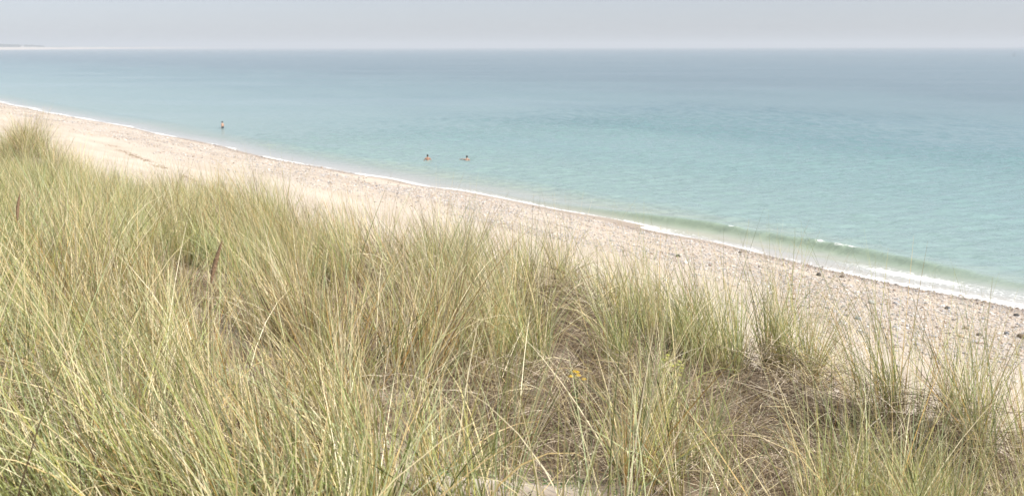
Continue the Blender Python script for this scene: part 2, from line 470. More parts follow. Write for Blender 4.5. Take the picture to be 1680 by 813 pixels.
# pale house among the far trees
def box_bm(bm, x0, y0, z0, x1, y1, z1):
    vs = [bm.verts.new(v) for v in ((x0, y0, z0), (x1, y0, z0), (x1, y1, z0), (x0, y1, z0), (x0, y0, z1), (x1, y0, z1), (x1, y1, z1), (x0, y1, z1))]
    for f in ((0, 3, 2, 1), (4, 5, 6, 7), (0, 1, 5, 4), (1, 2, 6, 5), (2, 3, 7, 6), (3, 0, 4, 7)): bm.faces.new([vs[i] for i in f])
def bm_mesh(name, bm, smooth=False):
    me = bpy.data.meshes.new(name); bmesh.ops.recalc_face_normals(bm, faces=bm.faces); bm.to_mesh(me); bm.free()
    if smooth:
        me.polygons.foreach_set("use_smooth", [True] * len(me.polygons))
    return me
hx = -(1998 + 150) / (.55 - .212); hy = float(bay(np.array(hx))) - 150
house = tag(link("house", None, loc=(hx, hy, 13)), "tiny pale house standing among the hazy trees on the far shore", "house")
bm = bmesh.new(); box_bm(bm, -10, -7, -4, 10, 7, 9); link("wall", bm_mesh("wall", bm), simple("render_wall", (.75, .74, .70)), house)
bm = bmesh.new()
vs = [bm.verts.new(v) for v in ((-10.6, -7.6, 9.02), (10.6, -7.6, 9.02), (10.6, 7.6, 9.02), (-10.6, 7.6, 9.02), (-10.6, 0, 14), (10.6, 0, 14))]
for f in ((0, 1, 5, 4), (3, 4, 5, 2), (0, 4, 3), (1, 2, 5), (0, 3, 2, 1)): bm.faces.new([vs[i] for i in f])
link("roof", bm_mesh("roof", bm), simple("slate_roof", (.22, .24, .27)), house)

# ---------------------------------------------------------------- shingle
def ico(level):
    bm = bmesh.new(); bmesh.ops.create_icosphere(bm, subdivisions=level, radius=1.0)
    v = np.array([q.co[:] for q in bm.verts]); f = np.array([[q.index for q in fc.verts] for fc in bm.faces]); bm.free()
    return v, f
STONE_COL = np.array([[.62, .58, .54], [.50, .48, .47], [.38, .38, .39], [.62, .52, .43], [.50, .39, .30], [.30, .24, .19], [.72, .70, .66], [.54, .45, .38], [.46, .44, .42]])
STONE_P = np.array([.20, .18, .10, .14, .10, .05, .09, .08, .06]); STONE_P /= STONE_P.sum()

def stones(xs, ys, sz, level, seed, zoff=0.25):
    r = np.random.default_rng(seed); bv, bf = ico(level); n = len(xs)
    sc = np.stack([sz * r.uniform(.8, 1.35, n), sz * r.uniform(.7, 1.0, n), sz * r.uniform(.38, .75, n)], -1) * 0.5
    sq = 1 + 0.18 * r.normal(size=(n, len(bv), 1)) * (1 if level == 1 else .5)
    v = bv[None] * sq * sc[:, None, :]
    a_ = r.uniform(0, 6.28, n); t = r.normal(0, .3, n)
    ca, sa, ct, st = np.cos(a_), np.sin(a_), np.cos(t), np.sin(t)
    x, y, z = v[..., 0], v[..., 1], v[..., 2]
    y, z = y * ct[:, None] - z * st[:, None], y * st[:, None] + z * ct[:, None]
    x, y = x * ca[:, None] - y * sa[:, None], x * sa[:, None] + y * ca[:, None]
    gz = ground_z(xs, ys)
    v = np.stack([x + xs[:, None], y + ys[:, None], z + (gz + sc[:, 2] * (1 - 2 * zoff))[:, None]], -1)
    f = (bf[None] + (np.arange(n) * len(bv))[:, None, None]).reshape(-1, 3)
    c = STONE_COL[r.choice(len(STONE_COL), n, p=STONE_P)] * r.uniform(.75, 1.2, (n, 1))
    return v.reshape(-1, 3), f, np.repeat(c, len(bv), 0)

def scatter(n, x0, x1, y0, y1, dens, seed):
    r = np.random.default_rng(seed)
    x = r.uniform(x0, x1, n); y = r.uniform(y0, y1, n)
    k = r.random(n) < dens(x, y)
    return x[k], y[k], r

m = Mat("pebble")
tone = m.n("VertexColor", layer_name="tone").outputs[0]
P = m.pos(); zz = m.n("SeparateXYZ", {"Vector": P}).outputs[2]
wet = m.rng(zz, 0.06, 0.20, 1, 0)
tn = m.mix(m.rng(m.noise(P, 60.0, 3), .3, .7, 0, .3), tone, m.mix(1.0, tone, (.6, .55, .5), 'MULTIPLY'))
tn = m.mix(m.math('MULTIPLY', wet, .8), tn, m.mix(1.0, tn, (.66, .62, .58), 'MULTIPLY'))
MAT_STONE = m.done(m.n("BsdfPrincipled", {"Base Color": tn, "Roughness": m.math('SUBTRACT', .8, m.math('MULTIPLY', wet, .45)), "Specular IOR Level": 0.35}).outputs[0])

x1, y1, r1 = scatter(95000, -62, -6, -18, 0.5, lambda x, y: shingle(x, y), 101)
s1 = np.clip(r1.lognormal(math.log(.052), .45, len(x1)), .022, .19)
x2, y2, r2 = scatter(34000, -260, -62, -14, 0.3, lambda x, y: shingle(x, y), 102)
s2 = np.clip(r2.lognormal(math.log(.085), .4, len(x2)), .05, .22)
x3, y3, r3 = scatter(900, -45, -6, -24, -14, lambda x, y: 0.15 + 0.5 * (vnoise(x / 3, y / 2, 90) > .6), 103)
s3 = np.clip(r3.lognormal(math.log(.045), .4, len(x3)), .02, .12)
xs_, ys_, ss_ = np.concatenate([x1, x2, x3]), np.concatenate([y1, y2, y3]), np.concatenate([s1, s2, s3])
V, Fc, C = stones(xs_, ys_, ss_, 1, 104)
me = np_mesh("shingle", V, Fc, False); add_col(me, C)
tag(link("shingle", me, MAT_STONE), "band of grey white and tan shingle running along the water's edge", "shingle", kind='stuff')

# wrack and dry bits on the sand
r = np.random.default_rng(55)
bx, by = [], []
x = -100.0
while x < -30:
    n = int(r.integers(0, 13) * (fbm(np.array(x / 4), np.array(1.), 3, 2) > .42))
    yl = np.interp(x, [-100, -70, -45, -30], [-13, -16.5, -21, -22])
    bx += list(x + r.normal(0, .5, n)); by += list(yl + r.normal(0, .22, n)); x += 0.35
xx, yy_, rr2 = scatter(1500, -26, -5, -30, -16, lambda x, y: 0.12 + .6 * (fbm(x / 2.2, y / 1.3, 93, 3) > .55), 56)
bx = np.array(bx + list(xx)); by = np.array(by + list(yy_)); n = len(bx)
K = 4
az = r.uniform(0, 6.28, n); L = r.uniform(.06, .28, n); bend = r.normal(0, .5, n)
pts = np.zeros((n, K + 1, 2)); pts[:, 0] = np.stack([bx, by], -1)
for k in range(K):
    az2 = az + bend * k
    pts[:, k + 1] = pts[:, k] + np.stack([np.cos(az2), np.sin(az2)], -1) * (L / K)[:, None]
wd = r.uniform(.004, .011, n)
side = np.stack([-np.sin(az), np.cos(az)], -1) * wd[:, None]
q = np.zeros((n, K + 1, 3, 3))
for j, (s_, h_) in enumerate(((-1, .002), (0, .022), (1, .002))):
    xy = pts + side[:, None] * s_
    q[:, :, j, :2] = xy; q[:, :, j, 2] = ground_z(xy[..., 0], xy[..., 1]) + h_
idx = np.arange(n * (K + 1) * 3).reshape(n, K + 1, 3)
Fc = np.concatenate([np.stack([idx[:, :-1, j], idx[:, :-1, j + 1], idx[:, 1:, j + 1], idx[:, 1:, j]], -1).reshape(-1, 4) for j in (0, 1)])
me = np_mesh("seaweed_wrack", q.reshape(-1, 3), Fc)
tag(link("seaweed_wrack", me, simple("dry_wrack", (.24, .17, .11), .9, .5, 3)), "thin broken line of dry brown seaweed and twigs on the sand", "seaweed", kind='stuff')

# cobbles that stand out from the shingle
COB = [((1112, 423), .24, (.07, .085, .06), "dark green weedy cobble standing alone on the shingle above the grass tips"),
       ((1429, 500), .22, (.50, .52, .51), "large pale grey rounded cobble at the middle of the right-hand shingle"),
       ((1407, 526), .18, (.30, .32, .34), "blue grey cobble at the sandy lower edge of the shingle, below the large pale cobble"),
       ((1554, 509), .20, (.10, .11, .11), "near-black cobble alone in the middle of the right-hand shingle"),
       ((1667, 520), .22, (.07, .065, .06), "flat dark cobble on bare wet gravel near the right edge of the photo"),
       ((1675, 557), .26, (.17, .13, .09), "big brown cobble at the right edge of the photo, lower side of the grey stones"),
       ((1651, 551), .17, (.16, .17, .18), "dark grey cobble just left of the big brown one at the right edge"),
       ((1606, 553), .17, (.15, .13, .11), "dark brown cobble on the lower edge of the grey stones"),
       ((1574, 555), .24, (.42, .33, .22), "long flat tan stone on the sandy lower edge of the grey stones"),
       ((1584, 542), .17, (.20, .15, .10), "rust brown cobble just above the long flat tan stone"),
       ((1343, 454), .24, (.09, .08, .07), "widest dark cobble in the cluster below the foam line"),
       ((1381, 457), .19, (.13, .11, .09), "dark cobble in the pair right of the widest dark one below the foam"),
       ((1214, 417), .17, (.08, .075, .07), "small black cobble touching the end of the foam line"),
       ((1164, 438), .17, (.20, .15, .12), "reddish dark cobble on the shingle between the weedy cobble and the foam")]
for k, ((px, py), sz, c, lab) in enumerate(COB):
    z0 = 0.8
    for _ in range(6):
        x, y = hit(px, py, z0); z0 = float(ground_z(np.array(x), np.array(y)))
    r = np.random.default_rng(200 + k)
    bv, bf = ico(3)
    n1_ = fbm(bv[:, 0] * 1.3 + 9 * k, bv[:, 1] * 1.3 + bv[:, 2], 7 + k, 2)
    v = bv * (0.75 + .5 * n1_)[:, None] * np.array([sz * .62, sz * .48, sz * (.28 if 'flat' in lab else .42)])
    ang = r.uniform(0, 3.1)
    M = np.array([[math.cos(ang), -math.sin(ang), 0], [math.sin(ang), math.cos(ang), 0], [0, 0, 1]])
    me = np_mesh("beach_stone", v @ M.T, bf)
    add_col(me, np.tile(np.array(c), (len(v), 1)))
    o = link("beach_stone", me, MAT_STONE, loc=(x, y, z0 + sz * .14))
    tag(o, lab, "stone", "larger cobbles lying on the shingle")

# ---------------------------------------------------------------- marram grass
WIND = HEAD + R(90)           # the on-shore breeze leans the tips this way (image left)
def blades(base, az, L, tilt, bend, width, K=6, twist=None, r=rng):
    n = len(base)
    t = np.linspace(0, 1, K + 1)
    P_ = np.zeros((n, K + 1, 3)); P_[:, 0] = base
    T = np.zeros((n, K + 1, 3))
    for k in range(K + 1):
        th = tilt + bend * t[k] ** 1.4
        d = np.stack([np.sin(th) * np.cos(az), np.sin(th) * np.sin(az), np.cos(th)], -1)
        T[:, k] = d
        if k: P_[:, k] = P_[:, k - 1] + 0.5 * (d + T[:, k - 1]) * (L / K)[:, None]
    side = np.stack([-np.sin(az), np.cos(az), 0 * az], -1)[:, None]
    ph = r.uniform(0, math.pi, n) if twist is None else twist
    up = np.cross(T, np.broadcast_to(side, T.shape))
    w = np.cos(ph)[:, None, None] * side + np.sin(ph)[:, None, None] * up
    wp = width[:, None] * (0.12 + 0.88 * (1 - t[None]) ** 0.75) * 0.5
    V_ = np.stack([P_ - w * wp[..., None], P_ + w * wp[..., None]], 2)
    i = np.arange(n * (K + 1) * 2).reshape(n, K + 1, 2)
    F_ = np.stack([i[:, :-1, 0], i[:, :-1, 1], i[:, 1:, 1], i[:, 1:, 0]], -1).reshape(-1, 4)
    return V_.reshape(-1, 3), F_, n, K

GREEN = np.array([[.37, .42, .14], [.46, .51, .22], [.55, .59, .32], [.13, .17, .05], [.48, .47, .15], [.42, .50, .27]])
STRAW = np.array([[.88, .76, .46], [.80, .67, .37], [.94, .85, .60], [.60, .45, .21]])
OCHRE = np.array([[.56, .33, .09], [.48, .25, .07], [.62, .42, .14]])
GREY = np.array([[.34, .26, .18], [.50, .41, .30], [.20, .145, .09], [.66, .57, .45], [.11, .075, .045], [.14, .095, .055]])

def blade_cols(n, K, pg, ps, po, r, hue=0.0):
    """each blade its own colour, browner sheath at the foot with base shade painted in, straw-dried tip on some"""
    u_ = np.clip(r.random(n) + hue, 0, .999); c = np.zeros((n, 3))
    g = u_ < pg; s = (u_ >= pg) & (u_ < pg + ps); o = (u_ >= pg + ps) & (u_ < pg + ps + po); d = u_ >= pg + ps + po
    for mk, pal in ((g, GREEN), (s, STRAW), (o, OCHRE), (d, GREY)):
        c[mk] = pal[r.integers(0, len(pal), mk.sum())]
    c *= r.uniform(.8, 1.22, (n, 1))
    t = np.linspace(0, 1, K + 1)[None, :, None]
    foot = np.array([.24, .16, .07]) * r.uniform(.7, 1.2, (n, 1))  # sheath brown, taken darker to paint shade into the tuft bases
    tip = np.array([.55, .45, .26]) * r.uniform(.7, 1.15, (n, 1))
    dry = (r.random(n) ** 1.7)[:, None, None]
    out = c[:, None] * np.ones_like(t)
    f1 = np.clip(1 - t / .22, 0, 1) * .65
    f2 = np.clip((t - .45) / .55, 0, 1) * dry
    out = out * (1 - f1) + foot[:, None] * f1
    out = out * (1 - f2) + tip[:, None] * f2
    return np.repeat(out.reshape(n, K + 1, 1, 3), 2, 2).reshape(-1, 3)

def grass_material(name, rough, transl):
    m = Mat(name)
    tone = m.n("VertexColor", layer_name="tone").outputs[0]
    p = m.n("BsdfPrincipled", {"Base Color": tone, "Roughness": rough, "Specular IOR Level": 0.5})
    tr = m.n("BsdfTranslucent", {"Color": tone})
    return m.done(m.n("MixShader", {0: transl, 1: p.outputs[0], 2: tr.outputs[0]}).outputs[0])
MAT_BLADE = grass_material("marram_blade", .42, .30)
MAT_DEAD = grass_material("dead_thatch", .8, .04)

def make_tufts(tx, ty, nb, r, lscale=1.0, lean=1.0, spread=1.0, mix=None, K=6, hgt=None):
    """tufts at tx,ty with nb blades each"""
    n = int(nb.sum()); ti = np.repeat(np.arange(len(tx)), nb)
    rad = (r.uniform(.03, .10, len(tx)) * spread)[ti] * np.sqrt(r.random(n)); pa = r.uniform(0, 6.283, n)
    x = tx[ti] + rad * np.cos(pa); y = ty[ti] + rad * np.sin(pa)
    z = ground_z(x, y) - .01
    tl = r.uniform(.72, 1.18, len(tx))[ti] if hgt is None else np.full(n, hgt)
    L = np.clip(r.normal(.74, .17, n), .25, 1.15) * tl * lscale
    # lean: outward from the tuft + tuft's own lean + breeze
    ta = r.uniform(0, 6.283, len(tx))[ti]; tm = np.abs(r.normal(0, .20, len(tx)))[ti]
    om = np.abs(r.normal(0.0, .27, n)) * spread; oa = pa + r.normal(0, .7, n)
    wmg = .05 * lean
    fa = 12.6 * vnoise(tx / 1.7, ty / 1.7, 59)[ti]; fm_ = (.30 * lean * vnoise(tx / .9, ty / .9, 60) ** 1.5)[ti] if hgt is None else 0
    L = L * ((.78 + .42 * vnoise(tx / 1.2, ty / 1.2, 54))[ti] if hgt is None else 1)
    wmg = wmg + 0 * om
    dx = fm_ * np.cos(fa) + om * np.cos(oa) + tm * np.cos(ta) + wmg * math.cos(WIND) + r.normal(0, .05, n)
    dy = fm_ * np.sin(fa) + om * np.sin(oa) + tm * np.sin(ta) + wmg * math.sin(WIND) + r.normal(0, .05, n)
    az = np.arctan2(dy, dx); tilt = np.hypot(dx, dy)
    bend = np.abs(r.normal(.22, .26, n)); brk = r.random(n) < .10
    bend[brk] += r.uniform(.5, 1.5, brk.sum())
    wd = r.uniform(.0030, .0074, n) * np.where(r.random(n) < .15, 1.35, 1.0)
    V_, F_, n, K = blades(np.stack([x, y, z], -1), az, L, tilt, bend, wd, K, r=r)
    hue = 0.0
    if mix is None:
        mix = (.46, .40, .07)
        hue = (1.1 * (fbm(tx / 1.3, ty / 1.3, 58, 3) - .5) + .12 * r.normal(size=len(tx)))[ti] - .02
    C_ = blade_cols(n, K, *mix, r, hue)
    return V_, F_, C_

CLEAR = [hit(944, 700, 8.15) + (.30,), hit(944, 745, 8.2) + (.25,), hit(1102, 670, 8.0) + (.30,), hit(1102, 710, 8.1) + (.25,), hit(785, 800, 8.4) + (.40,), hit(800, 880, 8.5) + (.3,)]
def grass_density(x, y):
    u = crest_y(x) - y
    edge_n = vnoise(x / .55, y / .55, 53)
    d = sstep(-.45, 0.7, u + np.interp(x, [-20, -9], [.4, -.1])) + .10 * (edge_n > .62) * sstep(-1.5, -.3, u)
    pt = .55 * vnoise(x / .42, y / .42, 51) + .45 * fbm(x / 1.5, y / 1.5, 52, 2)
    d = d * np.clip(.03 + 1.2 * sstep(.42, .60, pt), 0, 1) * (1 - .5 * sstep(-7, -4.5, x) * sstep(1.6, .2, u))
    d = d * (1 - .93 * bare(x, y)) * (1 - .80 * np.clip(dead(x, y) * 1.15, 0, 1))
    for cx_, cy_, cr_ in CLEAR:
        d = d * (1 - .92 * np.exp(-((x - cx_) ** 2 + (y - cy_) ** 2) / cr_ ** 2))
    dist = np.hypot(x, y - CY)
    d = d * sstep(2.3, 3.0, dist)
    return d

def in_view(x, y, margin=R(9)):
    a_ = np.arctan2(y - CY, x)
    return (np.abs(a_ - HEAD) < R(27.3) + margin) 

r = np.random.default_rng(301)
def tuft_points(n, x0, x1, y0, y1, dens, r):
    x = r.uniform(x0, x1, n); y = r.uniform(y0, y1, n)
    d = dens(x, y) * np.where(in_view(x, y), 1.0, 0.12)
    k = r.random(n) < d
    return x[k], y[k]
txa, tya = tuft_points(11500, -14, 4, -44, -31.5, grass_density, r)
txb, tyb = tuft_points(16500, -46, -14, -43, -32.5, grass_density, r)
tx = np.concatenate([txa, txb]); ty = np.concatenate([tya, tyb])
nb = r.integers(14, 44, len(tx))
V, Fc, C = make_tufts(tx, ty, nb, r)
# taller tufts out on the seaward lip, leaning with the breeze
ex = np.concatenate([r.uniform(-12, -4.8, 60), r.uniform(-5.5, -2.2, 16), r.uniform(-20, -13, 14)])
ey = crest_y(ex) + r.normal(.15, .32, len(ex))
V2, F2, C2 = make_tufts(ex, ey, r.integers(14, 36, len(ex)), r, lscale=1.12, lean=3.0, spread=.8, mix=(.48, .34, .12), hgt=1.05)
Fc = np.concatenate([Fc, F2 + len(V)]); V = np.concatenate([V, V2]); C = np.concatenate([C, C2])
print("GRASS tufts", len(tx), "blades", nb.sum())
me = np_mesh("dune_grass", V, Fc); add_col(me, C)
tag(link("dune_grass", me, MAT_BLADE), "dense sage green and straw coloured dune grass covering the foreground", "grass", kind='stuff')

# thatch: fallen grey-brown leaves, dark browns weighted up to paint shade into the gaps
def thatch(n, x0, x1, y0, y1, dens, r, L0, L1, w0, w1, zlift, tilt0=1.1, name_k=4):
    x = r.uniform(x0, x1, n); y = r.uniform(y0, y1, n)
    k = r.random(n) < dens(x, y) * np.where(in_view(x, y), 1, .12)
    x, y = x[k], y[k]; n = len(x)
    z = ground_z(x, y) + r.random(n) ** 1.5 * zlift(x, y)
    az = r.uniform(0, 6.283, n)
    tl = r.normal(tilt0, .28, n); bd = r.normal(.45, .5, n)
    V_, F_, n, K = blades(np.stack([x, y, z], -1), az, r.uniform(L0, L1, n), tl, bd, r.uniform(w0, w1, n), name_k, r=r)
    c = GREY[r.choice(len(GREY), n, p=(.18, .15, .19, .12, .19, .17))] * r.uniform(.7, 1.2, (n, 1))
    s = r.random(n) < .12
    c[s] = STRAW[r.integers(0, len(STRAW), s.sum())] * r.uniform(.7, 1.0, (s.sum(), 1))
    return V_, F_, np.repeat(c, (K + 1) * 2, 0)
def cover(x, y): return sstep(-.7, .3, crest_y(x) - y) * (1 - .85 * np.clip(1.3 * bare(x, y), 0, 1)) * sstep(1.6, 2.4, np.hypot(x, y - CY))
A = thatch(60000, -15, 3, -43.5, -33, lambda x, y: cover(x, y) * (.55 + .45 * dead(x, y)), r, .15, .5, .002, .0045, lambda x, y: .07 + .05 * dead(x, y))
B = thatch(150000, -10, 2, -41, -33.3, lambda x, y: np.clip(dead(x, y) * 1.35, 0, 1) * cover(x, y), r, .12, .55, .0018, .0046, lambda x, y: .06 + .34 * dead(x, y) * (.4 + .9 * fbm(x / .35, y / .35, 57, 2)), 1.2)
Cc = thatch(40000, -46, -15, -42, -33.5, cover, r, .2, .5, .003, .005, lambda x, y: .1 + 0 * x)
Vs, Fs, Cs, off = [], [], [], 0
for v_, f_, c_ in (A, B, Cc):
    Vs.append(v_); Fs.append(f_ + off); Cs.append(c_); off += len(v_)
me = np_mesh("dead_grass", np.concatenate(Vs), np.concatenate(Fs)); add_col(me, np.concatenate(Cs))
tag(link("dead_grass", me, MAT_DEAD), "matted grey brown dead grass lying at the foot of the living blades", "dead grass", kind='stuff')

# tufts that stand out by themselves on the skyline of the dune
def ground_at(px, py):
    z0 = 7.9
    for _ in range(8):
        x, y = hit(px, py, z0); z0 = .5 * z0 + .5 * float(ground_z(np.array(x), np.array(y)))
    return x, y, z0
TUFTS = [((62, 285), 150, 1.05, 5.5, 1.0, (.42, .38, .10), "broad shaggy tussock topping the far left dune hump against the beach"),
         ((392, 385), 90, .92, 3.0, 1.0, (.5, .32, .1), "bushy tussock breaking the dune edge left of centre"),
         ((770, 478), 60, .98, 1.3, .55, (.66, .24, .07), "narrow upright green tuft rising alone over the pale sand near the middle"),
         ((905, 490), 46, 1.02, 1.6, 2.2, (.42, .38, .14), "thin tuft bending left over the pale sand, right of the narrow upright one"),
         ((1160, 560), 55, 1.1, 2.2, 1.5, (.42, .38, .14), "wispy straw coloured tuft at the dune edge below the weedy cobble"),
         ((1285, 622), 90, 1.02, 1.5, 1.0, (.66, .22, .09), "tall upright green tuft on the small mound at right"),
         ((1500, 705), 60, 1.02, 2.6, 1.9, (.62, .28, .07), "sparse tuft leaning left across bare sand at right"),
         ((1600, 752), 42, 1.02, 1.6, 1.4, (.66, .24, .07), "tall thin tuft of dark green stems near the lower right"),
         ((1690, 760), 70, 1.0, 2.2, 1.6, (.55, .3, .1), "leaning tuft cut off by the right edge of the photo")]
for k, ((px, py), nb_, ls, sp, ln_, mixc, lab) in enumerate(TUFTS):
    if k > 1: ls *= 1.16; nb_ = int(nb_ * 1.35)
    x, y, z0 = ground_at(px, py)
    rr3 = np.random.default_rng(400 + k)
    nt = max(2, int(2.2 * sp))
    ttx = x + rr3.normal(0, .075 * sp, nt); tty = y + rr3.normal(0, .03 * sp, nt)
    V, Fc, C = make_tufts(ttx, tty, np.full(nt, max(6, nb_ * 2 // nt)), rr3, lscale=ls, lean=ln_, spread=.8, mix=mixc, hgt=1.05)
    V = V - np.array([x, y, z0])
    me = np_mesh("grass_tussock", V, Fc); add_col(me, C)
    tag(link("grass_tussock", me, MAT_BLADE, loc=(x, y, z0)), lab, "grass tuft", "tufts standing out along the dune edge")

# ---------------------------------------------------------------- flower spikes of the grass
MAT_SPIKE = simple("seed_spike", (.25, .165, .10), .85, .45, 160, .2, .5)
MAT_STEM = simple("dry_stem", (.42, .36, .20), .7, .2, 20)
def tube(name, pts, rads, seg=8, rough_=0.0, seed=0):
    r = np.random.default_rng(seed); pts = np.array(pts, float); n = len(pts)
    T = np.gradient(pts, axis=0); T /= np.linalg.norm(T, axis=1)[:, None]
    a0 = np.cross(T, [0, 1, .13]); a0 /= np.linalg.norm(a0, axis=1)[:, None]; b0 = np.cross(T, a0)
    ph = np.linspace(0, 2 * math.pi, seg, endpoint=False)
    rd = np.array(rads)[:, None] * (1 + rough_ * r.normal(size=(n, seg)))
    V_ = pts[:, None] + rd[..., None] * (np.cos(ph)[None, :, None] * a0[:, None] + np.sin(ph)[None, :, None] * b0[:, None])
    i = np.arange(n * seg).reshape(n, seg); j = np.roll(i, -1, 1)
    F_ = np.stack([i[:-1], j[:-1], j[1:], i[1:]], -1).reshape(-1, 4)
    return np_mesh(name, V_.reshape(-1, 3), F_)
def spike(px0, py0, px1, py1, dist, lab):
    """foot and tip of the brown spike in the photograph at a distance along the view"""
    def at(px, py):
        c, s = math.cos(HEAD), math.sin(HEAD); a = (px - 840) / F; b = (406.5 - py) / F
        Fw = math.cos(PITCH) + b * math.sin(PITCH); Up = -math.sin(PITCH) + b * math.cos(PITCH)
        return Vector((dist * (Fw * c + a * s), CY + dist * (Fw * s - a * c), H + dist * Up))
    b0, t0 = at(px0, py0), at(px1, py1)
    gz = float(ground_z(np.array(b0.x), np.array(b0.y)))
    gpt = Vector((b0.x + (b0.x - t0.x) * .5, b0.y + (b0.y - t0.y) * .5, gz))
    root = tag(link("grass_flower_spike", None, loc=gpt), lab, "seed head", "brown flower spikes in the dune grass")
    st = [gpt.lerp(b0, q_) - gpt for q_ in np.linspace(0, 1, 7)]
    link("stem", tube("stem", st, [.0022] * 7, 6), MAT_STEM, root)
    Ls = (t0 - b0).length; pr_ = []; rd_ = []
    bow = Vector((0, 0, 1)).cross((t0 - b0)).normalized() * Ls * .05
    for q_ in np.linspace(0, 1, 40):
        pr_.append(b0.lerp(t0, float(q_)) + bow * math.sin(q_ * 3.14) - gpt)
        rd_.append(.0022 + .0080 * (math.sin(math.pi * min(1, q_ * 1.02)) ** .8 if q_ < .99 else 0) * (1 - .35 * q_))
    link("flower_head", tube("flower_head", pr_, rd_, 12, .09, 3), MAT_SPIKE, root)
spike(346, 465, 364, 397, 3.9, "thick brown flower spike curving up from the grass left of centre")
spike(29, 362, 33, 318, 5.6, "thinner reddish brown flower spike near the left edge")

# ---------------------------------------------------------------- small flowering plants
MAT_LEAFG = simple("fresh_leaf", (.10, .19, .045), .5, .35, 20)
MAT_YEL = simple("yellow_petal", (.62, .42, .04), .6, .2, 50)
MAT_LIME = simple("yellow_green_bract", (.40, .42, .07), .6, .2, 50)
def plant(px, py, hgt, nfl, flr, mfl, wide, lab, seed):
    x, y, z0 = ground_at(px, py)
    r = np.random.default_rng(seed)
    root = tag(link("flowering_plant", None, loc=(x, y, z0)), lab, "plant", "yellow flowering plants in the grass")
    for k in range(nfl):
        ox, oy = r.normal(0, wide, 2); top = Vector((ox, oy, hgt * r.uniform(.8, 1.05)))
        pts = [Vector((ox * .3 * q_, oy * .3 * q_, 0)) + (top - Vector((0, 0, 0))) * q_ * (.7 + .3 * q_) for q_ in np.linspace(0, 1, 6)]
        link("stem", tube("stem", pts, [.003, .003, .0028, .0025, .002, .002], 6), MAT_LEAFG, root)
        tip = pts[-1]
        # flower: a ring of small petals round a domed centre
        bm = bmesh.new(); npet = 13
        for ring, (rad_, lift) in enumerate(((flr, 0.0), (flr * .62, .004))):
            for j in range(npet):
                a_ = 2 * math.pi * (j + .5 * ring) / npet
                d_ = Vector((math.cos(a_), math.sin(a_), 0)); s_ = Vector((-math.sin(a_), math.cos(a_), 0)) * rad_ * .2
                c0 = tip + Vector((0, 0, lift))
                v_ = [bm.verts.new(c0 + d_ * rad_ * .15), bm.verts.new(c0 + d_ * rad_ * .6 + s_ + Vector((0, 0, .004))), bm.verts.new(c0 + d_ * rad_ + Vector((0, 0, -.002))), bm.verts.new(c0 + d_ * rad_ * .6 - s_ + Vector((0, 0, .004)))]
                bm.faces.new(v_)
        bmesh.ops.create_uvsphere(bm, u_segments=8, v_segments=5, radius=flr * .3, matrix=Matrix.Translation(tip + Vector((0, 0, .003))))
        link("flower", bm_mesh("flower", bm), mfl, root)
        # leaves up the stem
        bm = bmesh.new()
        for j in range(9):
            q_ = .1 + .09 * j; c0 = Vector((ox * q_, oy * q_, 0)) * .9 + Vector((0, 0, top.z * q_ * .85)); a_ = 2.4 * j + k
            d_ = Vector((math.cos(a_), math.sin(a_), .35)); s_ = Vector((-math.sin(a_), math.cos(a_), 0)) * .006; ll = .055 * (1.1 - q_)
            v_ = [bm.verts.new(c0), bm.verts.new(c0 + d_ * ll * .5 + s_), bm.verts.new(c0 + d_ * ll - Vector((0, 0, ll * .3))), bm.verts.new(c0 + d_ * ll * .5 - s_)]
            bm.faces.new(v_)
        link("leaves", bm_mesh("leaves", bm), MAT_LEAFG, root)
plant(944, 695, .34, 5, .021, MAT_YEL, .045, "small plant with bright yellow flowers in front of the matted dead grass", 1)
plant(1102, 680, .36, 20, .020, MAT_LIME, .060, "low cushion of lime yellow flower heads between the green tufts", 2)

# creeping green weeds on the bare patch and among the litter
r = np.random.default_rng(77)
bxp, byp, brx, bry = PX[0]
n = 2600
x = bxp + r.normal(0, .62, n); y = byp + r.normal(0, .42, n)
cl = fbm(x / .16, y / .16, 95, 2); k_ = cl > .50; x, y = x[k_], y[k_]; n = len(x)
az = r.uniform(0, 6.28, n)
V, Fc, n, K = blades(np.stack([x, y, ground_z(x, y) + r.uniform(0, .03, n)], -1), az, r.uniform(.015, .045, n), r.uniform(.5, 1.4, n), r.uniform(0, .6, n), r.uniform(.005, .010, n), 3, r=r)
me = np_mesh("ground_weeds", V, Fc); add_col(me, np.repeat(np.array([[.13, .20, .08]]) * r.uniform(.6, 1.6, (n, 1)), 8, 0))
tag(link("ground_weeds", me, MAT_BLADE), "low creeping green weeds on the sandy gap in the grass", "weeds", kind='stuff')

# ---------------------------------------------------------------- swimmers
MAT_SKIN = simple("skin", (.50, .30, .21), .55, .06, 6, .3)
MAT_SKIN2 = simple("tanned_skin", (.40, .215, .14), .55, .06, 6, .3)
MAT_HAIR = simple("dark_hair", (.035, .026, .02), .7, .3, 60)
MAT_SHORT = simple("dark_shorts", (.03, .04, .05), .8, .2, 20)
MAT_EYE = simple("eye", (.03, .025, .02), .3, 0, 5)

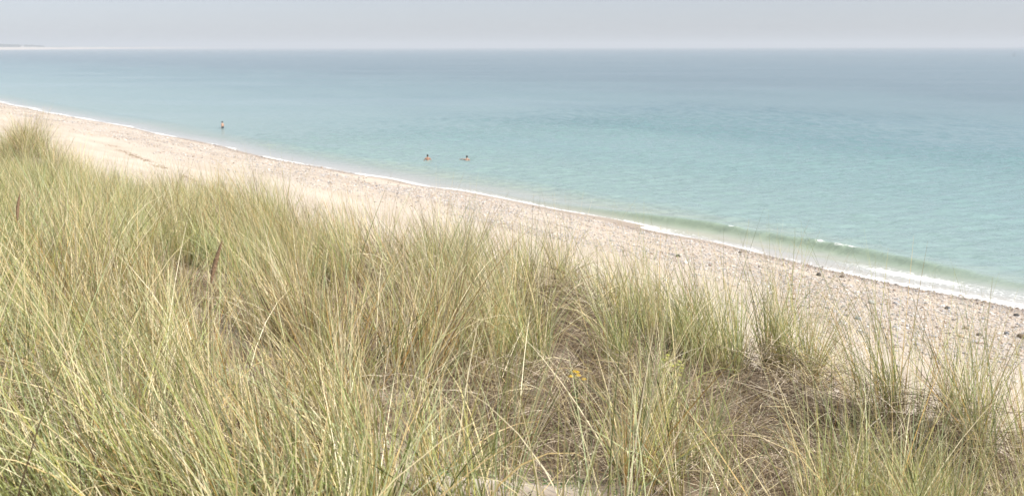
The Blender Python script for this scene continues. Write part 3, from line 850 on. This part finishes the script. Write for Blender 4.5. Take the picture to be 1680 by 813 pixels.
def fused(name, segs, voxel=.009):
    """one continuous surface grown round tapered limbs: segs = (a, b, (ra_x, ra_y), (rb_x, rb_y))"""
    bm = bmesh.new()
    for A_, B_, ra, rb in segs:
        A_, B_ = Vector(A_), Vector(B_)
        ra = ra if isinstance(ra, tuple) else (ra, ra); rb = rb if isinstance(rb, tuple) else (rb, rb)
        n = max(2, int((B_ - A_).length / .012))
        for k in range(n + 1):
            q_ = k / n; c = A_.lerp(B_, q_); rx = ra[0] + (rb[0] - ra[0]) * q_; ry = ra[1] + (rb[1] - ra[1]) * q_
            if k % max(1, int(min(rx, ry) * .35 / .012)) and k != n: continue
            bmesh.ops.create_icosphere(bm, subdivisions=2, radius=1, matrix=Matrix.Translation(c) @ Matrix.Diagonal((rx, ry, (rx + ry) / 2, 1)))
    me = bpy.data.meshes.new(name); bm.to_mesh(me); bm.free()
    o = bpy.data.objects.new(name, me); scene.collection.objects.link(o)
    md = o.modifiers.new("r", 'REMESH'); md.mode = 'VOXEL'; md.voxel_size = voxel
    sm = o.modifiers.new("s", 'SMOOTH'); sm.factor = .5; sm.iterations = 3
    dg = bpy.context.evaluated_depsgraph_get(); dg.update()
    out = bpy.data.meshes.new_from_object(o.evaluated_get(dg)); out.name = name
    bpy.data.objects.remove(o)
    out.polygons.foreach_set("use_smooth", [True] * len(out.polygons))
    return out

def person(loc, rotz, pose, mskin, lab, shorts=True):
    """pose: joints in local metres, +Y is the way the body faces, z = 0 at the feet"""
    J = pose; names_of = []; pts = []; rad = []; ed = []; ix = {}
    def v(nm, p, r_, par=None):
        ix[nm] = len(pts); names_of.append(nm); pts.append(Vector(p)); rad.append(r_)
        if par is not None: ed.append((ix[par], ix[nm]))
    v('pel', J['pel'], (.150, .105)); pel = Vector(J['pel']); ch = Vector(J['chest']); nk = Vector(J['neck']); hd = Vector(J['head'])
    v('waist', pel.lerp(ch, .45), (.130, .092), 'pel'); v('chest', ch, (.165, .105), 'waist')
    v('shl', ch.lerp(nk, .62), (.130, .08), 'chest'); v('neck', nk, (.055, .055), 'shl')
    v('chin', nk.lerp(hd, .35), (.062, .066), 'neck'); v('head', hd, (.076, .092), 'chin'); v('crown', hd + (hd - nk).normalized() * .075, (.058, .068), 'head')
    for s in ('l', 'r'):
        sh_, el, wr = Vector(J['sh_' + s]), Vector(J['el_' + s]), Vector(J['wr_' + s])
        v('sh' + s, sh_, (.060, .060), 'shl'); v('ua' + s, sh_.lerp(el, .5), .046, 'sh' + s); v('el' + s, el, .038, 'ua' + s)
        v('fa' + s, el.lerp(wr, .35), .040, 'el' + s); v('wr' + s, wr, (.027, .022), 'fa' + s)
        d = (wr - el).normalized(); v('pm' + s, wr + d * .055, (.038, .016), 'wr' + s)
        lat = d.cross(Vector((0, 0, 1)));
        lat = lat.normalized() if lat.length > .05 else Vector((1, 0, 0))
        if abs(d.z) > .8: lat = Vector((0, 1, 0))
        for q_, (o_, fl) in enumerate(((-.033, .060), (-.011, .075), (.011, .070), (.033, .052))):
            b_ = wr + d * .095 + lat * o_
            v('f%d' % q_ + s, b_, .0095, 'pm' + s); v('g%d' % q_ + s, b_ + d * fl * .55 + Vector((0, 0, -.006)), .0085, 'f%d' % q_ + s)
            v('h%d' % q_ + s, b_ + d * fl - Vector((0, 0, .02)), .0065, 'g%d' % q_ + s)
        v('t0' + s, wr + d * .04 - lat * .045, .011, 'pm' + s); v('t1' + s, wr + d * .085 - lat * .062, .0085, 't0' + s)
        hp, kn, an = Vector(J['hip_' + s]), Vector(J['kn_' + s]), Vector(J['an_' + s])
        v('hp' + s, hp, .088, 'pel'); v('th' + s, hp.lerp(kn, .5), .074, 'hp' + s); v('kn' + s, kn, .053, 'th' + s)
        v('cf' + s, kn.lerp(an, .35), .055, 'kn' + s); v('an' + s, an, .036, 'cf' + s)
        v('ft' + s, an + Vector((0, .07, -.045)), (.035, .042), 'an' + s); v('toe' + s, an + Vector((0, .17, -.06)), (.022, .042), 'ft' + s)
    me = fused("person", [(pts[i], pts[j], rad[i], rad[j]) for i, j in ed if not (names_of[j].startswith('sh') and names_of[j] != 'shl')] +
               [(ch.lerp(nk, .62), J['sh_' + s], (.075, .07), .062) for s in 'lr'] + [(ch.lerp(nk, .15), Vector(J['sh_' + s]) * .9 + ch * .1, (.10, .08), .058) for s in 'lr'])
    # face: nose, ears, eyes, mouth joined into the body mesh
    bm = bmesh.new(); bm.from_mesh(me)
    look = Vector(J.get('look', (0, 1, 0))).normalized(); rt = look.cross(Vector((0, 0, 1))).normalized(); up = rt.cross(look)
    def ell(c, sx, sy, sz, mi=0):
        M = Matrix.Translation(c) @ Matrix((rt, look, up)).transposed().to_4x4() @ Matrix.Diagonal((sx, sy, sz, 1))
        g = bmesh.ops.create_uvsphere(bm, u_segments=8, v_segments=6, radius=1, matrix=M)
        for f in {f for q_ in g['verts'] for f in q_.link_faces}: f.material_index = mi; f.smooth = True
    ell(hd + look * .093 - up * .012, .011, .018, .020)
    for s in (-1, 1):
        ell(hd + rt * .077 * s - up * .01, .009, .018, .030)
        ell(hd + rt * .031 * s + look * .078 + up * .012, .012, .008, .007, 1)
    ell(hd + look * .078 - up * .050, .024, .008, .005, 1)
    bm.to_mesh(me); bm.free()
    me.materials.clear()
    o = link("person", me, [mskin, MAT_EYE], loc=loc)
    o.rotation_euler = (0, 0, rotz); tag(o, lab, "person")
    # hair cap
    bm = bmesh.new()
    M = Matrix.Translation(hd + up * .030 - look * .012) @ Matrix((rt, look, up)).transposed().to_4x4() @ Matrix.Diagonal((.090, .104, .112, 1))
    bmesh.ops.create_icosphere(bm, subdivisions=4, radius=1, matrix=M)
    for q_ in list(bm.verts):
        d = q_.co - hd
        if d.dot(look) > .035 and d.dot(up) < .045 or d.dot(up) < -.055: bm.verts.remove(q_)
        else: q_.co += d.normalized() * random.uniform(-.003, .004)
    link("hair", bm_mesh("hair", bm, True), MAT_HAIR, o)
    if shorts:
        P2 = [pel + Vector((0, 0, .10)), pel + Vector((0, 0, .02)), Vector(J['hip_l']), Vector(J['hip_l']).lerp(Vector(J['kn_l']), .62), Vector(J['hip_r']), Vector(J['hip_r']).lerp(Vector(J['kn_r']), .62)]
        link("swim_shorts", fused("swim_shorts", [(P2[0], P2[1], (.150, .112), (.168, .126)), (P2[1], P2[2], (.13, .115), .106), (P2[2], P2[3], .106, .098), (P2[1], P2[4], (.13, .115), .106), (P2[4], P2[5], .106, .098)], .012), MAT_SHORT, o)
    return o

def stand(crouch=0.0, sp=.12, arms=None, lean=0.0):
    z = 0.93 - crouch
    ky = .06 + crouch * .75
    J = dict(pel=(0, 0, z), chest=(0, lean, z + .36), neck=(0, lean * 1.2, z + .58), head=(0, lean * 1.3 + .02, z + .72),
             hip_l=(-.10, 0, z - .05), hip_r=(.10, 0, z - .05), kn_l=(-sp, ky, .48 - crouch * .25), kn_r=(sp, ky, .48 - crouch * .25),
             an_l=(-sp, 0, .08), an_r=(sp, 0, .08),
             sh_l=(-.19, lean, z + .49), sh_r=(.19, lean, z + .49))
    J.update(arms(z, lean)); return J

def put(px, py, z):   # waterline point of the figure
    return hit(px, py, z)
away = HEAD - R(90)     # local +Y along the view: figure seen from behind
# 1: standing thigh deep far off at left, side on
x, y = put(366, 211, 0); gz = float(ground_z(np.array(x), np.array(y)))
p1 = person((x, y, gz), away + R(70), stand(0.02, .10, lambda z, l: dict(el_l=(-.24, l - .03, z + .22), wr_l=(-.22, l + .10, z + .0), el_r=(.24, l - .02, z + .22), wr_r=(.22, l + .12, z + .02)), .02),
            MAT_SKIN, "person in dark swim shorts standing thigh deep in the sea, alone at the left")
# 2: waist deep, seen from behind, arms held out and down
x, y = put(702, 265, 0); gz = float(ground_z(np.array(x), np.array(y)))
p2 = person((x, y, gz), away + R(8), stand(0.32, .16, lambda z, l: dict(el_l=(-.36, l + .0, z + .26), wr_l=(-.44, l + .10, z + .06), el_r=(.36, l, z + .26), wr_r=(.43, l + .10, z + .06)), .05),
            MAT_SKIN2, "bare backed person wading waist deep with both arms held out, seen from behind")
# 3: shoulders deep, left arm stretched along the surface
x, y = put(766, 264, 0); gz = float(ground_z(np.array(x), np.array(y)))
J3 = stand(0.43, .17, lambda z, l: dict(el_l=(-.44, l + .10, z + .50), wr_l=(-.66, l + .22, z + .47), el_r=(.30, l + .16, z + .30), wr_r=(.18, l + .32, z + .20)), .12)
p3 = person((x, y, gz + .16), away - R(5), J3, MAT_SKIN, "dark haired person shoulder deep in the sea with one arm stretched out to the left")

# ---------------------------------------------------------------- channel marker far out
x, y = hit(1664, 95.5, 0)
MAT_BUOY = simple("buoy_paint", (.04, .06, .05), .5, .2, 2)
b = tag(link("marker_buoy", None, loc=(x, y, 0)), "slim dark marker buoy floating far out near the right end of the horizon", "buoy")
bm = bmesh.new(); bmesh.ops.create_cone(bm, cap_ends=True, segments=16, radius1=.55, radius2=.35, depth=1.0, matrix=Matrix.Translation((0, 0, .2)))
link("float", bm_mesh("float", bm), MAT_BUOY, b)
bm = bmesh.new(); bmesh.ops.create_cone(bm, cap_ends=True, segments=10, radius1=.16, radius2=.11, depth=2.8, matrix=Matrix.Translation((0, 0, 2.05)))
link("mast", bm_mesh("mast", bm), MAT_BUOY, b)
bm = bmesh.new(); bmesh.ops.create_cone(bm, cap_ends=True, segments=12, radius1=.36, radius2=.05, depth=.6, matrix=Matrix.Translation((0, 0, 3.72)))
link("topmark", bm_mesh("topmark", bm), MAT_BUOY, b)

# ---------------------------------------------------------------- haze
bm = bmesh.new(); box_bm(bm, -32000, -9500, -14, 32000, 42000, 62)
hz = link("haze", bm_mesh("haze", bm))
m = Mat("sea_haze")
pv = m.n("VolumePrincipled", {"Color": (.87, .92, .97, 1), "Density": 2.5e-4, "Anisotropy": 0.0})
m.t.links.new(pv.outputs[0], m.out.inputs["Volume"])
m.m.cycles.homogeneous_volume = True if hasattr(m.m.cycles, "homogeneous_volume") else None
hz.data.materials.append(m.m)
tag(hz, "pale sea haze softening the far coast and horizon", "haze", kind='stuff')
